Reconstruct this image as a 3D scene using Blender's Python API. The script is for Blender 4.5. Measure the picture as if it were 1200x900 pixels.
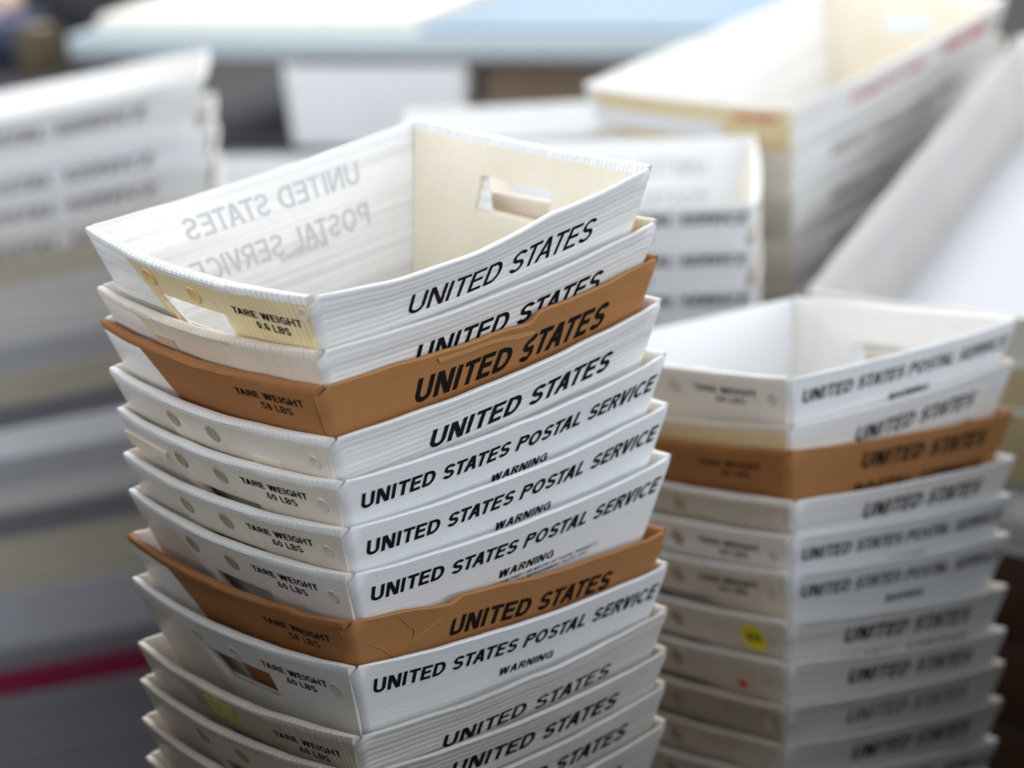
import bpy, bmesh, math, random
from mathutils import Vector, Matrix

S = bpy.context.scene
for _o in list(bpy.data.objects):
    bpy.data.objects.remove(_o)
COL = S.collection
ZS = 1.25                       # floor is z = 0; stack heights below are measured from the top tray's rim

# ------------------------------------------------------------------ camera
cam = bpy.data.cameras.new('camera')
camo = bpy.data.objects.new('camera', cam)
COL.objects.link(camo)
FPX = 2349.066
YAW, PIT, ROL = 0.8253975, 0.3112090, -0.0468021
cpos = Vector((-0.8468776, -1.0392301, 0.2906324 + ZS))
fw = Vector((math.cos(YAW) * math.cos(PIT), math.sin(YAW) * math.cos(PIT), -math.sin(PIT)))
rt = Vector((math.sin(YAW), -math.cos(YAW), 0))
up = rt.cross(fw)
r2 = math.cos(ROL) * rt + math.sin(ROL) * up
u2 = -math.sin(ROL) * rt + math.cos(ROL) * up
camo.matrix_world = Matrix(((r2.x, u2.x, -fw.x, cpos.x), (r2.y, u2.y, -fw.y, cpos.y), (r2.z, u2.z, -fw.z, cpos.z), (0, 0, 0, 1)))
cam.sensor_width = 36
cam.lens = 36 * FPX / 1200
cam.clip_start = 0.05
cam.dof.use_dof = True
cam.dof.focus_distance = 1.28
cam.dof.aperture_fstop = cam.lens / 22.5
S.camera = camo

# ------------------------------------------------------------------ light and exposure
S.view_settings.view_transform = 'Standard'
S.view_settings.look = 'None'
S.view_settings.gamma = 1
S.view_settings.use_curve_mapping = False
S.view_settings.exposure = 0.28
WORLD = 2.75
W = bpy.data.worlds.new('world')
S.world = W
W.use_nodes = True
W.node_tree.nodes['Background'].inputs[0].default_value = (0.90, 0.94, 1.0, 1)
_N, _L = W.node_tree.nodes, W.node_tree.links      # added bright band that the shade panels block from the lower trays: brightest 5 to 17 degrees above the horizon
_g = _N.new('ShaderNodeTexCoord')
_sp = _N.new('ShaderNodeSeparateXYZ')
_L.new(_g.outputs['Generated'], _sp.inputs[0])
_cr = _N.new('ShaderNodeValToRGB')
_cr.color_ramp.elements[0].position, _cr.color_ramp.elements[0].color = 0.0, (0.05, 0.05, 0.05, 1)
_cr.color_ramp.elements[1].position, _cr.color_ramp.elements[1].color = 0.08, (1, 1, 1, 1)
for _p, _v in ((0.28, 1.0), (0.46, 0.20), (1.0, 0.14)):
    _e = _cr.color_ramp.elements.new(_p)
    _e.color = (_v, _v, _v, 1)
_L.new(_sp.outputs[2], _cr.inputs[0])
_ml = _N.new('ShaderNodeMath')
_ml.operation = 'MULTIPLY'
_ml.inputs[1].default_value = WORLD
_L.new(_cr.outputs[0], _ml.inputs[0])
_L.new(_ml.outputs[0], _N['Background'].inputs[1])


def area(name, loc, target, sx, sy, power, col):
    l = bpy.data.lights.new(name, 'AREA')
    l.shape = 'RECTANGLE'
    l.size, l.size_y, l.energy, l.color = sx, sy, power, col
    o = bpy.data.objects.new(name, l)
    COL.objects.link(o)
    o.location = loc
    o.rotation_euler = (Vector(target) - Vector(loc)).to_track_quat('-Z', 'Y').to_euler()
    return o


# rows of ceiling lights, and daylight from a dock door on the right
area('ceiling_light', (2.3, 1.9, 3.9), (2.3, 1.9, 0), 3.4, 2.4, 105, (1.0, 0.98, 0.94))
area('ceiling_light', (4.6, 4.6, 3.9), (4.6, 4.6, 0), 3.4, 2.4, 62, (1.0, 0.98, 0.94))
area('door_daylight', (1.6, -2.6, 3.2), (0.2, 0.2, 1.2), 2.6, 1.8, 13, (0.93, 0.96, 1.0))

# ------------------------------------------------------------------ materials


def nt(name):
    m = bpy.data.materials.new(name)
    m.use_nodes = True
    return m, m.node_tree.nodes, m.node_tree.links


def mnode(N, L, op, a, b=None):
    n = N.new('ShaderNodeMath')
    n.operation = op
    for i, v in enumerate((a, b)):
        if v is None:
            continue
        if isinstance(v, (int, float)):
            n.inputs[i].default_value = v
        else:
            L.new(v, n.inputs[i])
    return n.outputs[0]


def mix(N, L, fac, a, b):
    n = N.new('ShaderNodeMix')
    n.data_type = 'RGBA'
    for k, v in ((0, fac), (6, a), (7, b)):
        if isinstance(v, (int, float)):
            n.inputs[k].default_value = v
        elif isinstance(v, tuple):
            n.inputs[k].default_value = (*v, 1)
        else:
            L.new(v, n.inputs[k])
    return n.outputs[2]


def noise(N, L, vec, scale, detail=3, rough=0.5):
    n = N.new('ShaderNodeTexNoise')
    n.inputs['Scale'].default_value = scale
    n.inputs['Detail'].default_value = detail
    n.inputs['Roughness'].default_value = rough
    L.new(vec, n.inputs['Vector'])
    return n.outputs['Fac']


def ramp(N, L, fac, p0, p1):
    n = N.new('ShaderNodeMapRange')
    n.inputs[1].default_value, n.inputs[2].default_value = p0, p1
    L.new(fac, n.inputs[0])
    return n.outputs[0]


def corrugated(name, col, dirt, amount, pitch=0.0042, bump=0.35, stripe=0.10, rough=0.38, streak=0.5):
    """fluted sheet; UV.x runs across the flutes, UV.y along them (metres)"""
    m, N, L = nt(name)
    P = N['Principled BSDF']
    uv = N.new('ShaderNodeUVMap').outputs[0]
    sep = N.new('ShaderNodeSeparateXYZ')
    L.new(uv, sep.inputs[0])
    obj = N.new('ShaderNodeTexCoord').outputs['Object']
    rnd = N.new('ShaderNodeObjectInfo').outputs['Random']
    s = mnode(N, L, 'SINE', mnode(N, L, 'MULTIPLY', sep.outputs[0], 2 * math.pi / pitch))
    s01 = mnode(N, L, 'MULTIPLY_ADD', s, 0.5)
    s01.node.inputs[2].default_value = 0.5
    comb = N.new('ShaderNodeCombineXYZ')
    L.new(mnode(N, L, 'MULTIPLY', sep.outputs[0], 190), comb.inputs[0])
    L.new(mnode(N, L, 'MULTIPLY', sep.outputs[1], 3.5), comb.inputs[1])
    L.new(mnode(N, L, 'MULTIPLY', rnd, 40), comb.inputs[2])
    st = noise(N, L, comb.outputs[0], 1.0, 2)
    off = N.new('ShaderNodeVectorMath')
    off.operation = 'ADD'
    c2 = N.new('ShaderNodeCombineXYZ')
    L.new(mnode(N, L, 'MULTIPLY', rnd, 17), c2.inputs[0])
    L.new(obj, off.inputs[0])
    L.new(c2.outputs[0], off.inputs[1])
    d1 = noise(N, L, off.outputs[0], 11, 5, 0.6)
    d2 = noise(N, L, off.outputs[0], 120, 3, 0.6)
    dm = mnode(N, L, 'MULTIPLY', ramp(N, L, d1, 0.38, 0.78), amount)
    dm = mnode(N, L, 'ADD', dm, mnode(N, L, 'MULTIPLY', ramp(N, L, d2, 0.55, 0.85), amount * 0.5))
    dm = mnode(N, L, 'MINIMUM', dm, 1.0)
    shade = tuple(c * (1 - stripe) for c in col)
    base = mix(N, L, mnode(N, L, 'MULTIPLY', s01, 1.0), shade, col)
    dk = tuple(c * (1 - 0.30 * streak) for c in col)
    base = mix(N, L, mnode(N, L, 'MULTIPLY', ramp(N, L, st, 0.42, 0.75), 1.0), base, dk)
    base = mix(N, L, dm, base, dirt)
    L.new(base, P.inputs['Base Color'])
    P.inputs['Roughness'].default_value = rough
    b = N.new('ShaderNodeBump')
    b.inputs['Strength'].default_value = bump
    b.inputs['Distance'].default_value = 0.0006
    hgt = mnode(N, L, 'ADD', mnode(N, L, 'MULTIPLY', s01, 0.6), mnode(N, L, 'MULTIPLY', st, 0.9))
    L.new(hgt, b.inputs['Height'])
    L.new(b.outputs[0], P.inputs['Normal'])
    return m


def plain(name, col, rough=0.6, var=0.12, scale=30, bump=0.0, metal=0.0):
    m, N, L = nt(name)
    P = N['Principled BSDF']
    obj = N.new('ShaderNodeTexCoord').outputs['Object']
    n = noise(N, L, obj, scale, 4, 0.6)
    L.new(mix(N, L, n, tuple(min(1, c * (1 + var)) for c in col), tuple(c * (1 - var) for c in col)), P.inputs['Base Color'])
    P.inputs['Roughness'].default_value = rough
    P.inputs['Metallic'].default_value = metal
    if bump:
        b = N.new('ShaderNodeBump')
        b.inputs['Strength'].default_value = bump
        b.inputs['Distance'].default_value = 0.001
        L.new(noise(N, L, obj, scale * 6, 3), b.inputs['Height'])
        L.new(b.outputs[0], P.inputs['Normal'])
    return m


DIRT = (0.30, 0.23, 0.15)
M = {
    'side': corrugated('white_fluted_plastic', (0.88, 0.88, 0.87), (0.60, 0.57, 0.51), 0.22, bump=0.40, stripe=0.03, streak=0.75),
    'side_smooth': corrugated('clean_white_plastic', (0.86, 0.88, 0.90), (0.62, 0.60, 0.56), 0.10, bump=0.15, stripe=0.04, streak=0.18),
    'side_worn': corrugated('worn_white_plastic', (0.80, 0.79, 0.76), (0.50, 0.46, 0.40), 0.45, bump=0.6, stripe=0.05, streak=1.0),
    'end': corrugated('grubby_white_end', (0.84, 0.775, 0.67), (0.52, 0.42, 0.30), 0.5, bump=0.25, stripe=0.07, streak=0.25),
    'end_clean': corrugated('clean_white_end', (0.88, 0.85, 0.81), (0.62, 0.55, 0.45), 0.25, bump=0.15, stripe=0.04, streak=0.15),
    'end_worn': corrugated('worn_grey_end', (0.70, 0.64, 0.53), (0.36, 0.29, 0.20), 0.6, bump=0.8, stripe=0.30, streak=0.3),
    'end_tan': corrugated('tan_stained_end', (0.82, 0.71, 0.58), (0.46, 0.35, 0.24), 0.45, stripe=0.08, streak=0.3),
    'yellow': corrugated('yellowed_end', (0.88, 0.74, 0.44), (0.58, 0.41, 0.18), 0.45, pitch=0.0046, stripe=0.20, streak=0.3),
    'cream': corrugated('cream_inner_end', (0.84, 0.77, 0.63), (0.62, 0.52, 0.36), 0.5, stripe=0.06, streak=0.2),
    'rim': corrugated('white_rim', (0.90, 0.89, 0.87), (0.55, 0.46, 0.34), 0.2, pitch=0.0046, bump=0.3, stripe=0.10, streak=0.1),
    'rim_ribbed': corrugated('ribbed_white_rim', (0.91, 0.91, 0.90), (0.6, 0.5, 0.36), 0.15, pitch=0.0046, bump=0.9, stripe=0.28, streak=0.1),
    'rim_worn': corrugated('stained_ribbed_rim', (0.82, 0.75, 0.65), (0.46, 0.36, 0.25), 0.45, pitch=0.0046, bump=0.7, stripe=0.18, streak=0.1),
    'flap_warm': corrugated('beige_corner_flap', (0.80, 0.745, 0.68), (0.56, 0.47, 0.37), 0.4, bump=0.2, stripe=0.05, streak=0.3),
    'flap': corrugated('corner_flap_plastic', (0.76, 0.75, 0.74), (0.5, 0.44, 0.36), 0.4, bump=0.3, stripe=0.06, streak=0.3),
    'brown': corrugated('brown_cardboard', (0.42, 0.195, 0.065), (0.33, 0.14, 0.045), 0.5, pitch=0.006, bump=0.12, stripe=0.04, rough=0.75, streak=0.25),
    'brown_end': corrugated('brown_cardboard_end', (0.36, 0.15, 0.042), (0.26, 0.10, 0.03), 0.5, pitch=0.006, bump=0.12, stripe=0.04, rough=0.75, streak=0.25),
    'torn': plain('torn_cardboard', (0.46, 0.235, 0.088), 0.9, 0.25, 200, 0.5),
    'ink': plain('black_ink', (0.008, 0.008, 0.012), 0.45, 0.2),
    'ink_brown': plain('black_ink_on_cardboard', (0.012, 0.008, 0.006), 0.6, 0.3, 200),
    'ink_grey': plain('worn_grey_ink', (0.20, 0.20, 0.21), 0.5, 0.4, 150),
    'ink_red': plain('red_ink', (0.50, 0.07, 0.07), 0.5, 0.35, 40),
    'ghost': plain('print_showing_through', (0.55, 0.55, 0.56), 0.5, 0.12, 60),
    'ghost_red': plain('red_print_showing_through', (0.82, 0.68, 0.66), 0.5, 0.12, 60),
    'mark': plain('brown_weld_mark', (0.40, 0.32, 0.22), 0.5, 0.55, 160),
    'mark_pale': plain('pale_weld_mark', (0.66, 0.58, 0.50), 0.4, 0.2, 160),
    'mark_yellow': plain('amber_weld_mark', (0.66, 0.47, 0.16), 0.35, 0.25, 200),
    'paper': plain('paper_tag', (0.80, 0.70, 0.58), 0.7, 0.1),
    'sticker_tan': plain('tan_sticker', (0.55, 0.42, 0.30), 0.5, 0.15),
    'sticker_yellow': plain('yellow_sticker', (0.86, 0.74, 0.02), 0.5, 0.08),
    'sticker_green': plain('yellow_green_patch', (0.55, 0.52, 0.10), 0.5, 0.5, 150),
    'sticker_red': plain('red_spot', (0.75, 0.06, 0.05), 0.5, 0.1),
    'side_grey': corrugated('dull_grey_plastic', (0.62, 0.61, 0.59), (0.45, 0.42, 0.38), 0.3, bump=0.2, stripe=0.03, streak=0.4),  # shade put into the colour of left-stack and right-edge trays
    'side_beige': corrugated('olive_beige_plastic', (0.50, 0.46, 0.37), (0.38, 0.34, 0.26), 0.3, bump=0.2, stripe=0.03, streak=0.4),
    'side_dull': corrugated('mid_grey_plastic', (0.42, 0.43, 0.46), (0.33, 0.32, 0.31), 0.3, bump=0.2, stripe=0.03, streak=0.4),  # mid grey carries the left stack's shade in its colour
    'side_dark': corrugated('dark_grey_plastic', (0.20, 0.20, 0.22), (0.15, 0.14, 0.14), 0.3, bump=0.2, stripe=0.03, streak=0.4),  # dark grey stands for the deep shade in the left stack
    'floor_lilac': corrugated('pale_lilac_plastic', (0.58, 0.60, 0.66), (0.62, 0.62, 0.64), 0.15, bump=0.1, stripe=0.02, streak=0.1),
    'magenta': plain('magenta_plastic', (0.20, 0.008, 0.05), 0.5, 0.2),
    'wood': plain('dark_brown_wood', (0.075, 0.035, 0.018), 0.6, 0.4, 18),
    'steel': plain('grey_steel', (0.42, 0.44, 0.46), 0.4, 0.06, 20, 0, 0.3),
    'dark': plain('dark_grey_metal', (0.035, 0.037, 0.042), 0.5, 0.2),
    'navy': plain('navy_plastic', (0.03, 0.04, 0.08), 0.5, 0.15),
    'teal': plain('teal_plastic', (0.10, 0.18, 0.20), 0.5, 0.1),
    'violet': plain('violet_blue_plastic', (0.16, 0.17, 0.30), 0.5, 0.1),
    'ochre': plain('ochre_card', (0.09, 0.065, 0.03), 0.7, 0.15),
    'tan': plain('tan_paper', (0.62, 0.48, 0.40), 0.7, 0.08),
    'white_sheet': plain('cream_white_sheet', (0.90, 0.88, 0.83), 0.6, 0.03),
    'blue_sheet': plain('pale_blue_sheet', (0.23, 0.33, 0.43), 0.6, 0.08, 9),
    'table_grey': plain('blue_grey_laminate', (0.44, 0.51, 0.55), 0.45, 0.05),
    'carton': plain('brown_carton', (0.14, 0.098, 0.066), 0.8, 0.15),
    'green': plain('dark_green_plastic', (0.02, 0.10, 0.05), 0.5, 0.2),
    'floor': plain('grey_concrete', (0.10, 0.095, 0.09), 0.7, 0.2, 4, 0.2),
    'wall': plain('painted_wall', (0.72, 0.72, 0.70), 0.8, 0.04, 3),
    'partition': plain('dark_partition', (0.05, 0.048, 0.045), 0.8, 0.1, 5),  # for the added light-blocking panels
    'kraft': plain('platform_board', (0.16, 0.13, 0.10), 0.8, 0.15),
}

for _k in ('ink', 'ink_brown', 'ink_grey', 'ink_red'):
    _p = M[_k].node_tree.nodes['Principled BSDF']
    _p.inputs['Roughness'].default_value = 0.7
    _p.inputs['Specular IOR Level'].default_value = 0.12

# ------------------------------------------------------------------ scene-graph helpers


def tag(o, label=None, cat=None, group=None, kind=None):
    if label:
        o['label'] = label
    if cat:
        o['category'] = cat
    if group:
        o['group'] = group
    if kind:
        o['kind'] = kind
    return o


def empty(name, loc, rz=0):
    o = bpy.data.objects.new(name, None)
    o.empty_display_size = 0.05
    COL.objects.link(o)
    o.location = loc
    o.rotation_euler = (0, 0, rz)
    return o


class MB:
    def __init__(s):
        s.v, s.f, s.u, s.mi = [], [], [], []

    def vert(s, p, uv=(0, 0)):
        s.v.append(tuple(p))
        s.u.append(uv)
        return len(s.v) - 1

    def face(s, *ix, mi=0):
        s.f.append(ix)
        s.mi.append(mi)

    def box(s, x0, x1, y0, y1, z0, z1, fn=None, bev=0.0):
        """box with chamfered edges"""
        bm = bmesh.new()
        bmesh.ops.create_cube(bm, size=1)
        for v in bm.verts:
            v.co = Vector(((x0 + x1) / 2 + v.co.x * (x1 - x0), (y0 + y1) / 2 + v.co.y * (y1 - y0), (z0 + z1) / 2 + v.co.z * (z1 - z0)))
        if bev:
            bmesh.ops.bevel(bm, geom=list(bm.edges), offset=bev, segments=2, profile=0.5, affect='EDGES')
        s.absorb(bm, fn)

    def absorb(s, bm, fn=None):
        bm.verts.index_update()
        o = len(s.v)
        for v in bm.verts:
            s.vert(fn(v.co) if fn else v.co, (v.co.x, v.co.y))
        for f in bm.faces:
            s.face(*[o + v.index for v in f.verts])
        bm.free()

    def cyl(s, c, r, h, axis='Z', n=24, r2=None, fn=None):
        bm = bmesh.new()
        bmesh.ops.create_cone(bm, cap_ends=True, segments=n, radius1=r, radius2=r if r2 is None else r2, depth=h)
        R = {'Z': Matrix(), 'X': Matrix.Rotation(math.pi / 2, 4, 'Y'), 'Y': Matrix.Rotation(math.pi / 2, 4, 'X')}[axis]
        bm.transform(Matrix.Translation(c) @ R)
        s.absorb(bm, fn)

    def build(s, name, mats, parent=None, smooth=35):
        me = bpy.data.meshes.new(name)
        me.from_pydata(s.v, [], s.f)
        if not isinstance(mats, (list, tuple)):
            mats = [mats]
        for m in mats:
            me.materials.append(m)
        lay = me.uv_layers.new(name='UVMap')
        for p in me.polygons:
            p.material_index = s.mi[p.index]
            for li in p.loop_indices:
                lay.data[li].uv = s.u[me.loops[li].vertex_index]
        me.validate()
        bm = bmesh.new()
        bm.from_mesh(me)
        bmesh.ops.recalc_face_normals(bm, faces=bm.faces)
        bm.to_mesh(me)
        bm.free()
        if smooth:
            me.shade_smooth()
            me.set_sharp_from_angle(angle=math.radians(smooth))
        o = bpy.data.objects.new(name, me)
        COL.objects.link(o)
        if parent:
            o.parent = parent
        return o


# ------------------------------------------------------------------ lettering: heavy sans capitals drawn as strokes (cap height 1)


def glyph(c, w):
    q = []

    def rect(x0, y0, x1, y1):
        q.append([(x0, y0), (x1, y0), (x1, y1), (x0, y1)])

    def V(x, y0=0, y1=1):
        rect(x, y0, x + w, y1)

    def Hb(x0, x1, y):
        rect(x0, y, x1, y + w)

    def D(x0, y0, x1, y1, wh=None):
        h = (wh or w * 1.12) / 2
        q.append([(x0 - h, y0), (x0 + h, y0), (x1 + h, y1), (x1 - h, y1)])

    def A(cx, cy, rx, ry, a0, a1, n=None):
        n = n or max(4, int(abs(a1 - a0) / 15))
        P = []
        for i in range(n + 1):
            t = math.radians(a0 + (a1 - a0) * i / n)
            P.append(((cx + rx * math.cos(t), cy + ry * math.sin(t)), (cx + (rx - w) * math.cos(t), cy + (ry - w) * math.sin(t))))
        for i in range(n):
            q.append([P[i][0], P[i + 1][0], P[i + 1][1], P[i][1]])
    k = w / 4
    if c == 'U':
        a = .70; V(0, .33); V(a - w, .33); A(a / 2, .33, a / 2, .33, 180, 360)
    elif c == 'N':
        a = .72; V(0); V(a - w); D(w * .62, 1, a - w * .62, 0, w * 1.2)
    elif c == 'I':
        a = w; V(0)
    elif c == 'T':
        a = .64; Hb(0, a, 1 - w); V(a / 2 - w / 2, 0, 1 - w)
    elif c in 'EF':
        a = .60; V(0); Hb(w, a, 1 - w); Hb(w, a * .93, .5 - w * .4)
        if c == 'E':
            Hb(w, a, 0)
    elif c == 'D':
        a = .72; V(0); Hb(w, .32, 0); Hb(w, .32, 1 - w); A(.32, .5, .40, .5, -90, 90)
    elif c == 'S':
        a = .66; A(.33, .75 - k, .32, .25 + k, 20, 270); A(.33, .25 + k, .33, .25 + k, 90, -160)
    elif c == 'A':
        a = .74; D(w * .55, 0, a / 2 - w * .1, 1); D(a - w * .55, 0, a / 2 + w * .1, 1); Hb(.17, a - .17, .24)
    elif c in 'PRB':
        a = .66; V(0); lo = .44
        Hb(w, .38, 1 - w); Hb(w, .38, lo); A(.38, (1 + lo) / 2, .28, (1 - lo) / 2, -90, 90)
        if c == 'R':
            D(.60, 0, .40, lo, w * 1.15)
        if c == 'B':
            Hb(w, .38, 0); A(.37, (lo + w) / 2, .30, (lo + w) / 2, -90, 90)
    elif c in 'OQ':
        a = .78; A(.39, .5, .39, .5, 0, 360)
    elif c in 'CG':
        a = .74; A(.39, .5, .39, .5, 42, 318)
        if c == 'G':
            Hb(.42, .76, .42); V(.76 - w, .02, .42)
    elif c == 'L':
        a = .56; V(0); Hb(w, a, 0)
    elif c == 'V':
        a = .70; D(a / 2 - w * .1, 0, w * .55, 1); D(a / 2 + w * .1, 0, a - w * .55, 1)
    elif c == 'W':
        a = 1.0; D(.25, 0, w * .5, 1); D(.27, 0, .5, 1); D(.73, 0, .5, 1); D(.75, 0, a - w * .5, 1)
    elif c == 'H':
        a = .70; V(0); V(a - w); Hb(w, a - w, .5 - w / 2)
    elif c == 'M':
        a = .82; V(0); V(a - w); D(w * .6, 1, a / 2, .05); D(a - w * .6, 1, a / 2, .05)
    elif c == 'Y':
        a = .70; D(a / 2, .4, w * .55, 1); D(a / 2, .4, a - w * .55, 1); V(a / 2 - w / 2, 0, .42)
    elif c == 'X':
        a = .68; D(w * .55, 0, a - w * .55, 1); D(a - w * .55, 0, w * .55, 1)
    elif c == '0':
        a = .56; A(.28, .5, .28, .5, 0, 360)
    elif c == '6':
        a = .56; A(.28, .31, .28, .31, 0, 360); A(.30, .5, .30, .5, 50, 190)
    elif c == '5':
        a = .56; Hb(.06, .54, 1 - w); V(.04, .5, 1); A(.27, .32, .29, .32, 120, -160)
    elif c == '8':
        a = .58; A(.29, .74, .25, .26, 0, 360); A(.29, .28, .29, .28, 0, 360)
    elif c == '3':
        a = .56; A(.27, .74, .26, .26, 160, -90); A(.27, .28, .29, .28, 90, -160)
    elif c == '1':
        a = .36; V(.2); D(.06, .72, .24, .92)
    elif c == '7':
        a = .54; Hb(0, a, 1 - w); D(.18, 0, .46, 1 - w)
    elif c == '.':
        a = w; rect(0, 0, w, w)
    elif c == ',':
        a = w; rect(0, -.12, w * .8, w)
    else:
        a = .34
    return q, a


def text_polys(t, cap, length=None, w=0.17, shear=0.0, gap=0.13, space=0.36):
    """polygons of a line of text, cap height `cap`, squeezed or stretched to `length`"""
    out, x = [], 0.0
    for i_, c in enumerate(t):
        if c == ' ':
            x += space
            continue
        q, a = glyph(c, w)
        out += [[(x + px, py) for px, py in p] for p in q]
        x += a + gap
        n_ = t[i_ + 1] if i_ + 1 < len(t) else ' '
        x -= {'TA': .15, 'AT': .15, 'AV': .12, 'LS': 0, 'PO': .04, 'ST': .09, 'RV': .06, 'TE': .04, 'VI': .02, 'TO': .06, 'AL': .02}.get(c + n_, 0)
    x -= gap
    sx = (length / x) if length else cap
    return [[(px * sx + shear * py * cap, py * cap) for px, py in p] for p in out], x * sx


# ------------------------------------------------------------------ the nesting mail tray


def lerp(a, b, t):
    return a + (b - a) * t


def pw(pts, u):
    if u <= pts[0][0]:
        return pts[0][1]
    for (a, va), (b, vb) in zip(pts, pts[1:]):
        if u <= b:
            return lerp(va, vb, (u - a) / (b - a))
    return pts[-1][1]


class Tray:
    """Side walls at y = -/+ b/2 (lettering on y-), ends at x = -/+ a/2, rim at z = H, leaning outwards."""

    def __init__(t, a=0.30, b=0.2491, H=0.117, slope=(0, 0), bow=(0.012, 0.008), dip=(0.005, 0.005), ti=0.29, ts=0.23, seed=0, rimfn=None, wav=0.00035, res=1.0, ff=0.23, gap=0.0036):
        t.ff, t.gap = ff, gap
        t.a, t.b, t.H, t.slope, t.bow, t.dip, t.ti, t.ts = a, b, H, slope, bow, dip, ti, ts
        r = random.Random(seed)
        t.ph = [(r.uniform(0, 6.3), r.uniform(0, 6.3), r.uniform(5, 10), r.uniform(13, 22)) for _ in range(4)]
        t.rimfn, t.wav, t.res = rimfn, wav, res

    def ha(t, z):
        return t.a / 2 - t.ti * (t.H - z)

    def hb(t, z):
        return t.b / 2 - t.ts * (t.H - z)

    def deform(t, p):
        x, y, z = p
        v = max(0.0, min(1.0, z / t.H))
        u = max(-1, min(1, x / (t.a / 2)))
        w = max(-1, min(1, y / (t.b / 2)))
        eu, ew = abs(u) ** 6, abs(w) ** 6
        ce, cs = 1 - w * w, 1 - u * u
        sx, sy = (1 if u > 0 else -1), (1 if w > 0 else -1)
        k = (2 if sx > 0 else 0)
        wob = lambda i, s: math.sin(t.ph[i][0] + s * t.ph[i][2]) * .6 + math.sin(t.ph[i][1] + s * t.ph[i][3]) * .4
        x2 = x + sx * t.bow[0] * ce * v * eu
        y2 = y + sy * (t.bow[1] * cs * v + t.wav * v * wob(1 if sy < 0 else 3, u)) * ew
        z2 = z - v * (t.dip[0] * ce * eu + t.dip[1] * cs * ew) + v ** 3 * t.wav * wob(k, u * 1.3 + w)
        if t.rimfn and w < -0.6:
            z2 += pw(t.rimfn, u) * v ** 4
        return (x2, y2, z2 + t.slope[0] * x + t.slope[1] * y)

    # point on a side wall: x along, z up, o inwards from its outside face
    def side(t, s, x, z, o):
        h = t.ha(z) / (t.a / 2)
        return (x * h, s * (t.hb(z) - o), z)

    def end(t, e, y, z, o):
        return (e * (t.ha(z) - o), y, z)

    def slab(t, mb, cols, rows, P, o0, o1, hole=None, uvswap=False, top=0.55):
        """cols x rows sheet with outside o0 and inside o1; hole = (c0, c1, r0, r1) in cell indices"""
        idx = {}
        nc, nr = len(cols), len(rows)
        mid, hf = (o0 + o1) / 2, (o1 - o0) / 2
        for i, c in enumerate(cols):
            for j, r in enumerate(rows):
                sh = top if j == nr - 1 else 1.0
                for k, sg in ((0, -1), (1, 1)):
                    p, uv = P(c, r, mid + sg * hf * sh)
                    idx[i, j, k] = mb.vert(t.deform(p), (uv[1], uv[0]) if uvswap else uv)
        solid = lambda i, j: 0 <= i < nc - 1 and 0 <= j < nr - 1 and not (hole and hole[0] <= i < hole[1] and hole[2] <= j < hole[3])
        for i in range(nc - 1):
            for j in range(nr - 1):
                if not solid(i, j):
                    continue
                A, B, C, D = (i, j), (i + 1, j), (i + 1, j + 1), (i, j + 1)
                mb.face(*[idx[q[0], q[1], 0] for q in (A, B, C, D)])
                mb.face(*[idx[q[0], q[1], 1] for q in (D, C, B, A)])
                for (q, r_, di, dj) in ((A, B, 0, -1), (B, C, 1, 0), (C, D, 0, 1), (D, A, -1, 0)):
                    if not solid(i + di, j + dj):
                        mb.face(idx[q[0], q[1], 0], idx[q[0], q[1], 1], idx[r_[0], r_[1], 1], idx[r_[0], r_[1], 0])

    def rows(t, n, z0, z1):
        n = max(3, int(n * t.res))
        return [lerp(z0, z1, i / n) for i in range(n)] + [z1 - 0.0009, z1]

    def side_panel(t, s, mat, parent, thick=0.003):
        mb = MB()
        r = 0.005
        n_s = max(10, int(30 * t.res))
        cols = [('f0', k / 6) for k in range(6)] + [('a0', k / 5) for k in range(5)] + [('s', k / n_s) for k in range(n_s + 1)]
        cols += [('a1', k / 5) for k in range(1, 6)] + [('f1', k / 6) for k in range(1, 7)]
        OF = 0.0022

        def P(c, z, o):
            kind, q = c
            ha, hb = t.ha(z), t.hb(z)
            dep = t.H - z
            tip = hb - (0.25 * t.b + 0.30 * dep + 0.008 if dep < 0.06 else 0.25 * t.b + 0.026)
            drop = 0.0
            if kind[0] == 's':
                x = lerp(-ha + OF + r, ha - OF - r, q)
                y = hb - o
                uv = (z, x)
            else:
                e = -1 if kind[1] == '0' else 1
                ob = OF + (o * 0.55)
                if kind[0] == 'a':
                    an = (q if e < 0 else 1 - q) * math.pi / 2
                    cx, cy = ha - OF - r, hb - r
                    x = e * (cx + (r - o * .7) * math.cos(an))
                    y = cy + (r - o * .7) * math.sin(an)
                    uv = (z, x)
                else:
                    qq = q if e < 0 else 1 - q
                    y = lerp(tip, hb - r, qq)
                    x = e * (ha - ob)
                    uv = (z, e * (t.a / 2 + (hb - y)))
                drop = min(1, max(0, (z - 0.6 * t.H) / (0.4 * t.H))) * (0.0066 if kind[0] == 'f' else 0.0066 * (1 - (q if e < 0 else 1 - q)))
            return (x, s * y, z - drop), uv
        t.slab(mb, cols, t.rows(9, 0.0, t.H), P, 0.0, thick)
        return mb.build('side_panel', mat, parent)

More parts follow.
